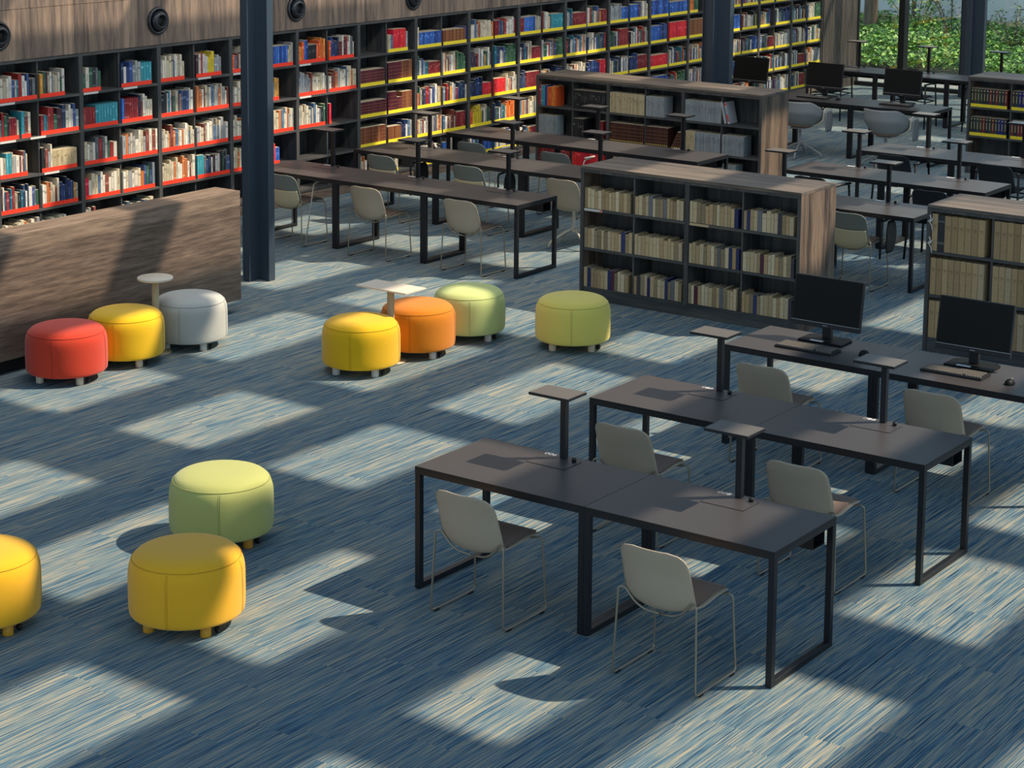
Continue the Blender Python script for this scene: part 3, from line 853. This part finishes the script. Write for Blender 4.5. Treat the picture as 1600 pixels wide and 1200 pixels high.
def bend(pts, r=.03, n=5):
    out = [Vector(pts[0])]
    for i in range(1, len(pts)-1):
        a, b_, c = Vector(pts[i-1]), Vector(pts[i]), Vector(pts[i+1])
        u = (a-b_); v = (c-b_); rr = min(r, u.length*.45, v.length*.45); u.normalize(); v.normalize()
        p, q = b_+u*rr, b_+v*rr
        for k in range(n+1):
            f = k/n; out.append(p*(1-f)**2+b_*2*f*(1-f)+q*f*f)
    out.append(Vector(pts[-1]))
    return out
def sled(parent, mat=M_wire, arms=None):
    mb = MB(); r = .0062
    for s in (-1, 1):
        pts = [(0,-.170,.390),(s*.09,-.170,.394),(s*.15,-.172,.425),(s*.205,-.178,.492),(s*.238,-.19,.490),(s*.255,-.212,.0125),(s*.255,.205,.0125),(s*.238,.185,.442),(s*.15,.165,.428),(0,.16,.424)]
        mb.tube(bend(pts, .028), r, 8)
    mb.build('sled_frame', mat, parent)
    mb = MB()
    for s in (-1, 1):
        for y in (-.16, .16): mb.box(s*.255-.008, s*.255+.008, y-.02, y+.02, .0005, .011)
    mb.build('glide', M_blackplastic, parent)
def chair_a():
    t = thing('shell_chair', 'x', 'chair', (0,0,0), 0, 'pale shell chairs on wire sled legs')
    shell('shell', M_shell, t); seat_pad(t); sled(t)
    return t
def tablet(t, mat=M_blackplastic, arm=M_blackplastic):
    # folded writing tablet hanging at the right side
    mb = MB(); mb.tube(bend([(.262,-.02,.30),(.262,-.02,.665),(.275,.08,.675)], .04), .011, 8); mb.build('tablet_arm', arm, t)
    def fn(u, v):
        z = .66-.32*u; w = .105*(1-abs(2*u-1)**3*.45)
        return (.292+.01*math.sin(math.pi*u), .16+w*(2*v-1)-.02*u, z)
    MB().sheet(fn, 12, 10, .012).build('writing_tablet', mat, t)
def armpad(t):
    for s in (1,):
        MB().tube(bend([(s*.255,-.15,.02),(s*.262,-.02,.66),(s*.262,.03,.672),(s*.262,.12,.672)], .03), .0065, 8).build('arm_post', M_cream, t)
        def fn(u, v): return (s*.262+.022*(2*v-1)*(1-abs(2*u-1)**4*.5), .0+.19*u, .684+.004*math.sin(math.pi*v))
        MB().sheet(fn, 10, 6, .012).build('arm_pad', M_cream, t)
def chair_b(kind):
    t = thing('panel_back_chair', 'x', 'chair', (0,0,0), 0, 'two-tone chairs with a cream lower back cover')
    shell('shell', M_shell2, t); seat_pad(t, M_pad); sled(t)
    shell('back_cover', M_cover, t, off=.016, th=.010, u0=.36, u1=.765, ws=.93, top_r=.0)
    if kind == 'tablet': tablet(t)
    if kind == 'arm': armpad(t)
    return t
A0 = chair_a(); BT = chair_b('tablet'); BA = chair_b('arm')
for x, y, lab in [(.565,-.03,'pale shell chair with brown pad, front row before desk 006'), (1.865,-.13,'pale shell chair with brown pad, nearest one, before desk 007'),
                  (.555,1.60,'pale shell chair before desk 013, behind the front desks'), (1.79,1.575,'pale shell chair before desk 014, right of lamp 007'),
                  (.55,3.39,'pale shell chair before the left computer desk, right edge group'), (1.78,3.48,'pale shell chair before the right computer desk'),
                  (-6.12,7.05,'pale shell chair before the middle desk behind the yellow ottomans'), (-4.92,7.08,'pale shell chair before the right desk, behind the pale green ottoman')]:
    put(A0, lab, (x, y, 0))
for x, y, lab, rz in [(-7.30,8.72,'two-tone chair with black folded tablet, left, behind the column-side desks', 0), (-6.10,8.76,'two-tone chair with black folded tablet, right of the other behind the column-side desks', 0), (-1.55,8.88,'two-tone chair with black tablet between the two low bookcases', 0)]:
    put(BT, lab, (x, y, 0))
for x, y, lab in [(-7.30,7.08,'two-tone chair half hidden behind the near steel column'), (-7.08,10.12,'two-tone chair with cream arm before the wall shelves, rear row left'), (-5.88,10.12,'two-tone chair with cream arm in front of red volumes, rear row')]:
    put(BA, lab, (x, y, 0))
# star base pieces
def star(t, mat, rz=.3, R=.30):
    mb = MB(); mb.lathe([(.026,.16),(.028,.20),(.022,.215),(.020,.37),(.024,.385),(.024,.40)], 20); mb.build('pedestal', mat, t)
    for k in range(4):
        a = rz+k*math.pi/2; c, s = math.cos(a), math.sin(a)
        MB().tube(bend([(c*.02,s*.02,.195),(c*.10,s*.10,.165),(c*(R-.02),s*(R-.02),.062),(c*R,s*R,.001)], .035), .0125, 10).build('leg', mat, t)
    MB().box(-.10, .10, -.12, .10, .405, .42).build('seat_bracket', mat, t)
t = thing('swivel_chair', 'pale shell chair on cream four-star base, left of middle low bookcase', 'chair', (-4.80, 8.70, 0), 0)
shell('shell', M_shell, t); seat_pad(t); star(t, M_cream, rz=-.55)
# tub armchairs with folded tablets
def tub(lab, x, y):
    t = thing('tub_chair', lab, 'chair', (x, y, 0), 0, 'grey swivel tub chairs at the far computers')
    rr = [(.0,.0),(.12,.005),(.19,.04),(.235,.12),(.26,.22)]
    def fn(u, v):
        a = math.pi*(1.0*v)+math.pi      # rear half sweep
        a = math.pi*1.5+(v-.5)*math.pi*1.32
        d = abs(v-.5)*2
        top = .37-.20*max(0, (d-.42)/.58)**1.2
        h = top*u; r = .08+.185*min(1, (u*1.7))**.55
        return (r*math.cos(a)*1.12, r*math.sin(a)+.02-.045*u*(1-d), .425+h)
    MB().sheet(fn, 18, 36, .012).build('tub_shell', M_tub, t)
    MB().lathe([(.0,.424),(.16,.424),(.205,.445),(.20,.462),(.15,.468),(.001,.466)], 32, 0, .04).build('seat_pad', M_pad, t)
    star(t, M_tub, rz=.25, R=.31)
    MB().tube(bend([(.06,-.02,.43),(.20,.0,.44),(.34,.02,.52),(.345,.03,.68),(.345,.10,.69)], .06), .012, 8).build('tablet_arm', M_cream, t)
    def f2(u, v):
        z = .67-.30*u; return (.372, .13+.10*(2*v-1)*(1-abs(2*u-1)**3*.3), z)
    MB().sheet(f2, 10, 8, .012).build('writing_tablet', M_tub, t)
    return t
tb = tub('grey swivel tub chair beside the end of the far low bookcase', -5.74, 15.60)
dup(tb, 'grey swivel tub chair at the far right computer, away from the bookcase', (-4.44, 15.57, 0))
# dark armchairs
def dark_arm():
    t = thing('dark_armchair', 'x', 'chair', (0,0,0), 0, 'black armchairs with slim wooden arms')
    shell('shell', M_darkchair, t); seat_pad(t, M_plum)
    for s in (-1, 1):
        for (y, yt, zt) in ((-.22, -.17, .66), (.22, .19, .64)):
            MB().tube([(s*.275, y, .0), (s*.262, (y+yt)/2, .33), (s*.25, yt, zt)], .013, 8).build('leg', M_blackedge, t)
        MB().tube([(s*.25,-.20,.668),(s*.258,0,.672),(s*.25,.22,.655)], .015, 8).build('armrest', M_blackedge, t)
        MB().tube([(s*.262,-.19,.40),(s*.262,.20,.40)], .009, 6).build('side_rail', M_blackedge, t)
    for y in (-.13, .15): MB().tube([(-.262, y, .40),(0, y, .412),(.262, y, .40)], .009, 6).build('cross_rail', M_blackedge, t)
    return t
DA = dark_arm()
for x, y, lab in [(-2.74,12.42,'black armchair at the left desk of the row before the far computers'), (-1.53,12.5,'black armchair at the far right edge, by the yellow-labelled low bookcase'),
                  (-2.80,10.50,'black armchair top just above the middle low bookcase'), (-1.42,10.52,'black armchair left of the right low bookcase corner'),
                  (-7.16,19.30,'black armchair at the window desk behind the left far monitor'), (-5.75,19.30,'black armchair at the window desk behind the right far monitor'), (-4.66,19.45,'black armchair by the window next to the law bookcase')]:
    put(DA, lab, (x, y, 0))

# ------------------------------------------------------------------ computers
def monitor():
    t = thing('monitor', 'x', 'monitor', (0,0,0), 0, 'black desktop monitors')
    Mt = Matrix.Translation((0, .03, .10)) @ Matrix.Rotation(math.radians(-9), 4, 'X')
    MB(Mt).box(-.278, .278, 0, .03, 0, .37).build('housing', M_blackplastic, t, bevel=.004)
    MB(Mt).box(-.268, .268, -.0016, -.0002, .04, .362).build('screen', M_screen, t)
    MB(Mt).box(-.276, .276, -.0030, -.0004, .033, .037).build('silver_trim', M_silver, t)
    mb = MB(Mt)
    for k in range(4): mb.box(-.018+k*.010, -.012+k*.010, -.0016, -.0002, .014, .021)
    mb.build('maker_mark', M_silver, t)
    MB().box(-.035, .035, .064, .10, .014, .26).build('stand_neck', M_blackplastic, t, bevel=.003)
    MB().prism([(-.175,-.05),(.175,-.05),(.175,.13),(.14,.17),(-.14,.17),(-.175,.13)], .0005, .014).build('stand_base', M_screen, t, bevel=.003)
    MB().box(-.085, .02, -.044, -.012, .0143, .0150).build('white_sticker', M_white, t)
    return t
mo = monitor()
ZD = H_+.0003
for x, y, lab in [(.565,4.03,'black monitor on the left computer desk, left of the white-tagged one'), (1.71,4.03,'black monitor at the right edge before the tan volumes'),
                  (-7.03,16.42,'black far monitor partly behind the far low bookcase'), (-5.84,16.42,'black far monitor above the first tub chair'), (-4.65,16.42,'black far monitor above the second tub chair')]:
    m = put(mo, lab, (x, y, ZD))
def keyboard():
    t = thing('keyboard', 'x', 'keyboard', (0,0,0), 0, 'black computer keyboards')
    MB().prism([(-.225,-.085),(.225,-.085),(.228,.08),(-.228,.08)], .0005, .016).build('case', M_blackplastic, t, bevel=.003)
    mb = MB()
    for r in range(6):
        x = -.212; rr = random.Random(r)
        while x < .205:
            w = .0155 if not (r == 0 and -.12 < x < .0) else .11
            if not (.075 < x < .085 or .135 < x < .142): mb.box(x, x+w, -.074+r*.025, -.074+r*.025+.017, .0163, .0235)
            x += w+.0045
    mb.build('keys', M_key, t)
    return t
kb = keyboard()
for x, y, lab in [(.57,3.795,'black keyboard on the left computer desk'), (1.69,3.83,'black keyboard on the right computer desk'), (-6.95,16.25,'black keyboard on the leftmost far computer desk'), (-5.87,16.22,'black keyboard on the middle far computer desk'), (-4.62,16.25,'black keyboard on the rightmost far computer desk')]:
    put(kb, lab, (x, y, ZD))
def mouse():
    t = thing('computer_mouse', 'x', 'mouse', (0,0,0), 0, 'black computer mice')
    def prof(u, v):
        a = 2*math.pi*v; th = u*math.pi/2
        return (.031*math.cos(a)*math.cos(th)*(1-.1*math.sin(a)), .054*math.sin(a)*math.cos(th), .001+.034*math.sin(th)*(1-.15*math.sin(a)*math.cos(th)))
    MB().sheet(prof, 10, 24, .001).build('mouse_body', M_screen, t)
    MB(Matrix.Translation((0,.03,.029))@Matrix.Rotation(math.pi/2,4,'Y')).lathe([(.001,-.004),(.008,-.004),(.008,.004),(.001,.004)], 16).build('scroll_wheel', M_silver, t)
    return t
ms = mouse()
put(ms, 'black mouse right of the keyboard on left computer desk', (.965,3.90,ZD)); put(ms, 'black mouse at the right edge of the photo', (2.10,3.80,ZD))
put(ms, 'black mouse on the middle far computer desk', (-5.50,16.25,ZD))

# ------------------------------------------------------------------ ottomans
def ottoman(x, y, R, col, label, legcol, rz=0, feet=((35),)):
    t = thing('ottoman', label, 'ottoman', (x, y, 0), rz, 'round upholstered ottomans')
    fm = fabric('ottoman_fabric', col, .06)
    lm = plain('ottoman_leg', legcol, rough=.5)
    k = R/.325
    prof = [(0.001,.074),(.24*k,.074),(.300*k,.0745),(.316*k,.082),(.322*k,.10),(.325*k,.15),(.325*k,.25),(.324*k,.31),(.318*k,.357),(.302*k,.394),(.275*k,.422),(.236*k,.438),(.19*k,.447),(.12*k,.453),(.05*k,.455),(.001,.455)]
    P = []
    n = len(prof)-1
    for i in range(n*4+1): P.append(tuple(catmull(prof, i/(n*4))))
    P = [(max(a, .0008), z) for a, z in P]
    MB().lathe(P, 72).build('cushion', fm, t)
    def rad(z):
        best = min((p for p in P if p[0] > .15*k), key=lambda p: abs(p[1]-z)); return best[0]
    sm = plain('ottoman_seam', tuple(int(q*.84) for q in col), rough=.9)
    mb = MB()
    mb.tube([(.3025*k*math.cos(a), .3025*k*math.sin(a), .3945) for a in [2*math.pi*i/72 for i in range(72)]], .0028, 6, closed=True)
    mb.build('top_piping', sm, t)
    for q in range(4):
        mb = MB()
        for da in (-.016, .016):
            a = q*math.pi/2+da
            pts = [((r+.0002)*math.cos(a), (r+.0002)*math.sin(a), z) for r, z in P if .084 < z < .392 and r > .2]
            mb.tube(pts, .0015, 5)
        mb.build('side_seam', sm, t)
    for q in range(4):
        a = q*math.pi/2+math.pi/4
        MB().lathe([(.030,.0),(.031,.003),(.031,.0738)], 20, .235*k*math.cos(a), .235*k*math.sin(a)).build('leg', lm, t)
    MB(Matrix.Translation((.262*k*math.cos(1.02), .262*k*math.sin(1.02), .030))@Matrix.Rotation(.9,4,'Z')@Matrix.Rotation(math.pi/2,4,'X')).lathe([(.001,-.008),(.018,-.008),(.020,-.005),(.020,.005),(.018,.008),(.001,.008)], 20).build('caster', M_blackplastic, t)
    return t
AMB = (232,170,24)
vd = math.atan2(.82, -.57)   # direction away from the camera
D = math.radians
ottoman(-.70,-1.16,.325,(240,178,34),'large amber ottoman with amber legs, nearest the camera',(206,150,36), D(-65))
ottoman(-1.49,-.07,.324,(184,186,108),'olive green ottoman behind the nearest amber one',(198,140,36), D(-48))
ottoman(-1.60,-1.85,.322,(238,178,30),'yellow ottoman cut off by the left edge of the photo',(206,150,36), D(-50))
ottoman(-5.10,1.885,.325,(206,60,34),'red-orange ottoman at left beside the counter',(214,202,176), D(-62))
ottoman(-5.11,2.54,.318,(240,190,20),'bright yellow ottoman between the red and white ones',(214,202,176), D(-62))
ottoman(-5.07,3.245,.317,(184,184,176),'white ottoman right of the round side table',(206,204,196), D(-62))
ottoman(-3.37,3.50,.322,(236,184,14),'bright yellow ottoman in front of the orange one',(206,204,196), D(-66))
ottoman(-3.35,4.22,.320,(214,126,14),'orange ottoman beside the rectangular side table',(206,204,196), D(-64))
ottoman(-3.34,4.93,.315,(200,210,132),'pale green ottoman behind the orange one',(206,204,196), D(-52))
ottoman(-2.43,5.21,.325,(232,214,104),'lime yellow ottoman standing alone left of the middle low bookcase',(214,196,166), D(-58))

# side tables
t = thing('side_table', 'small round-topped side table between the yellow and white ottomans', 'side table', (-5.125, 2.895, 0))
MB().lathe([(.001,.63),(.145,.63),(.150,.634),(.150,.648),(.146,.652),(.001,.652)], 48).build('table_top', M_tabletop, t)
MB().lathe([(.030,.012),(.030,.629)], 24).build('post', M_tablepost, t)
MB().lathe([(.001,.0),(.13,.0),(.13,.006),(.028,.012),(.001,.0121)], 36).build('base', M_tablepost, t)
t = thing('side_table', 'small rectangular side table between the yellow and orange ottomans', 'side table', (-3.36, 3.87, 0))
MB().box(-.27, .27, -.135, .135, .628, .642).build('table_top', M_tabletop, t, bevel=.003)
MB().lathe([(.030,.012),(.030,.627)], 24, 0, 0).build('post', M_tablepost, t)
MB().lathe([(.001,.0),(.13,.0),(.13,.006),(.028,.012),(.001,.0121)], 36).build('base', M_tablepost, t)

# ------------------------------------------------------------------ outside
M_soil = plain('soil', (58,62,44), rough=.95, noise=.3, nscale=6)
M_pave = plain('paving', (150,148,140), rough=.85, noise=.12, nscale=5)
M_fence = plain('fence_panel', (240,240,238), rough=.7)
M_bark = wood('bark', (60,48,40), (98,80,66), (128,108,90), axis=2)
struct('trim_4', MB().box(-16, 14, 23.47, 25.5, -.12, -.02), M_pave)
mb = MB()
mb.sheet(lambda u, v: (-22+38*u, 25.5+9*v, -.02+.48*v+.06*math.sin(u*40)*math.sin(v*9)), 60, 16, .05)
struct('trim_5', mb, M_soil)
t = thing('garden_fence', 'pale grey boundary wall beyond the planting outside the window', 'fence', (0, 31.6, 0))
mb = MB()
for i in range(15): mb.box(-22+i*2.4, -22+i*2.4+2.39, 0, .05, .50, 3.2)
mb.build('panel', M_fence, t)
mb = MB()
for i in range(16): mb.box(-22+i*2.4-.05, -22+i*2.4+.05, .06, .14, .2, 3.2)
mb.build('post', M_black, t)
def leaf_mat(name, cols):
    return attr_mat(name, .5)
M_leaf = leaf_mat('leaf', None)
GC = [(120,168,60),(90,138,54),(150,190,80),(66,104,46),(170,204,104),(100,148,66)]
def leaves(mb, n, fn, size, rnd, cols=GC):
    for _ in range(n):
        p = Vector(fn(rnd)); s = size*rnd.uniform(.6, 1.3)
        rot = Matrix.Rotation(rnd.uniform(0, 6.28), 3, 'Z') @ Matrix.Rotation(rnd.uniform(-.9, .9), 3, 'X') @ Matrix.Rotation(rnd.uniform(-.9, .9), 3, 'Y')
        q = [Vector((-.5,0,0)), Vector((0,-.28,.08)), Vector((.5,0,0)), Vector((0,.28,.08))]
        mb._add([tuple(p+rot @ (v*s)) for v in q], [(0,1,2,3)], lin(rnd.choice(cols)))
rg = random.Random(5)
mb = MB()
def gfn(r):
    x = r.uniform(-17, -5.0); v = r.random(); y = 25.6+5.3*v
    base = -.02+.48*(y-25.5)/9
    hump = .12+.26*max(0, math.sin(x*1.7+y*.9))*max(0, math.sin(y*1.3-x*.4))+.16*max(0, math.sin(x*.8-1+y*.35))
    return (x, y, base+.05+hump*r.uniform(.3, 1))
leaves(mb, 34000, gfn, .11, rg)
gc = mb.build('ground_cover', M_leaf, color=True); tag(gc, 'dense leafy green ground cover outside the window', 'plants', kind='stuff')
def shrub(x, y, h, w, lab, cols, n=900, size=.09):
    t = thing('shrub', lab, 'shrub', (x, y, .1))
    mb = MB(); r = random.Random(int(x*100+y*10)); st = []
    for k in range(7):
        a = r.uniform(0, 6.28); e = (w*.5*math.cos(a), w*.5*math.sin(a), h*r.uniform(.7, 1))
        st.append(e); mb.tube([(0,0,0), (e[0]*.35, e[1]*.35, e[2]*.5), e], .010, 5)
    mb.build('stems', M_bark, t)
    mb = MB()
    def fn(rr):
        e = rr.choice(st); f = rr.uniform(.25, 1.02)
        return (e[0]*f**1.3+rr.gauss(0, .07), e[1]*f**1.3+rr.gauss(0, .07), e[2]*f+rr.gauss(0, .05))
    leaves(mb, n, fn, size, r, cols)
    mb.build('foliage', M_leaf, t, color=True)
    return t
shrub(-9.6, 29.4, 1.5, 1.4, 'feathery blue-green shrub outside, between the mullion and window column', [(70,104,80),(90,120,90),(60,90,70)], 800, .055)
shrub(-7.9, 28.5, 1.0, 1.2, 'grey-green shrub outside at the far right pane', [(80,108,70),(64,96,60),(110,130,80)], 800, .065)
shrub(-10.6, 29.9, 1.3, 1.3, 'leafy young shrub outside behind the mullion', GC, 450, .09)
def tree(x, y, r0, h, lab, n):
    t = thing('tree', lab, 'tree', (x, y, .15))
    MB().lathe([(r0*1.25,0),(r0,.3),(r0*.92,1.5),(r0*.8,h)], 18).build('trunk', M_bark, t)
    mb = MB(); rr = random.Random(int(abs(x)*10))
    for k in range(5):
        a = rr.uniform(0, 6.28); z = rr.uniform(h*.55, h*.8)
        mb.tube([(0,0,z),(.5*math.cos(a),.5*math.sin(a),z+.4),(1.3*math.cos(a),1.3*math.sin(a),z+.6)], r0*.25, 6)
    mb.build('branches', M_bark, t)
    mb = MB()
    leaves(mb, n, lambda q: (q.gauss(0,.7), q.gauss(0,.7), h*.95+q.gauss(0,.3)), .12, rr)
    mb.build('crown', M_leaf, t, color=True)
tree(-11.75, 30.1, .15, 5.0, 'thick-trunked tree outside the left window pane', 2500)
tree(-10.95, 30.5, .05, 3.4, 'thin young tree outside right of the mullion', 900)

# ------------------------------------------------------------------ light
sun = bpy.data.lights.new('sun', 'SUN'); sun.energy = 5.8; sun.angle = math.radians(.85); sun.color = (1.0, .85, .66)
so = bpy.data.objects.new('sun', sun); C.objects.link(so)
so.rotation_euler = Vector((-SA, -SB, -1)).to_track_quat('-Z', 'Y').to_euler(); so.location = (8, 8, 12)
for k, (y, z) in enumerate([(4,6.2),(9,6.2),(14,6.2),(19,6.2)]):  # unseen soft fill lights, added to brighten the shelf wall
    al = bpy.data.lights.new('wall_fill', 'AREA'); al.shape = 'RECTANGLE'; al.size = 4.6; al.size_y = .6; al.energy = 110; al.color = (1, .93, .84)
    ao = bpy.data.objects.new('wall_fill', al); C.objects.link(ao); ao.location = (-4.6, y, z)
    ao.rotation_euler = Vector((-4.1, 0, -5.0)).to_track_quat('-Z', 'Y').to_euler()
    ao.rotation_euler.rotate_axis('Z', math.pi/2) if k < 0 else None
w = bpy.data.worlds.new('sky'); bpy.context.scene.world = w; w.use_nodes = True
nt = w.node_tree; bg = nt.nodes['Background']
tc = N(nt, 'ShaderNodeTexCoord'); sx = N(nt, 'ShaderNodeSeparateXYZ'); nt.links.new(tc.outputs['Generated'], sx.inputs[0])
cr = N(nt, 'ShaderNodeValToRGB'); cr.color_ramp.elements[0].position = 0; cr.color_ramp.elements[0].color = (.62, .78, .90, 1)
cr.color_ramp.elements[1].position = .8; cr.color_ramp.elements[1].color = (.36, .60, .92, 1)
nt.links.new(sx.outputs[2], cr.inputs[0]); nt.links.new(cr.outputs[0], bg.inputs[0]); bg.inputs[1].default_value = 1.2

# ------------------------------------------------------------------ camera
cam = bpy.data.cameras.new('camera'); co = bpy.data.objects.new('camera', cam); C.objects.link(co)
yaw, pit, roll, f, px, py = .6106, .1488, .0108, 3150.6, 851.462, 205.47
fw = Vector((-math.sin(yaw)*math.cos(pit), math.cos(yaw)*math.cos(pit), -math.sin(pit)))
r = Vector((math.cos(yaw), math.sin(yaw), 0)); u = r.cross(fw)
r2 = r*math.cos(roll)+u*math.sin(roll); u2 = u*math.cos(roll)-r*math.sin(roll)
co.matrix_world = Matrix(((r2.x,u2.x,-fw.x,7.0982),(r2.y,u2.y,-fw.y,-8.858),(r2.z,u2.z,-fw.z,4.4217),(0,0,0,1)))
cam.sensor_width = 36; cam.lens = f/1600*36; cam.shift_x = (800-px)/1600; cam.shift_y = -(600-py)/1600
cam.clip_end = 200
bpy.context.scene.camera = co
sc = bpy.context.scene
sc.view_settings.view_transform = 'Standard'; sc.view_settings.look = 'None'; sc.view_settings.exposure = 0
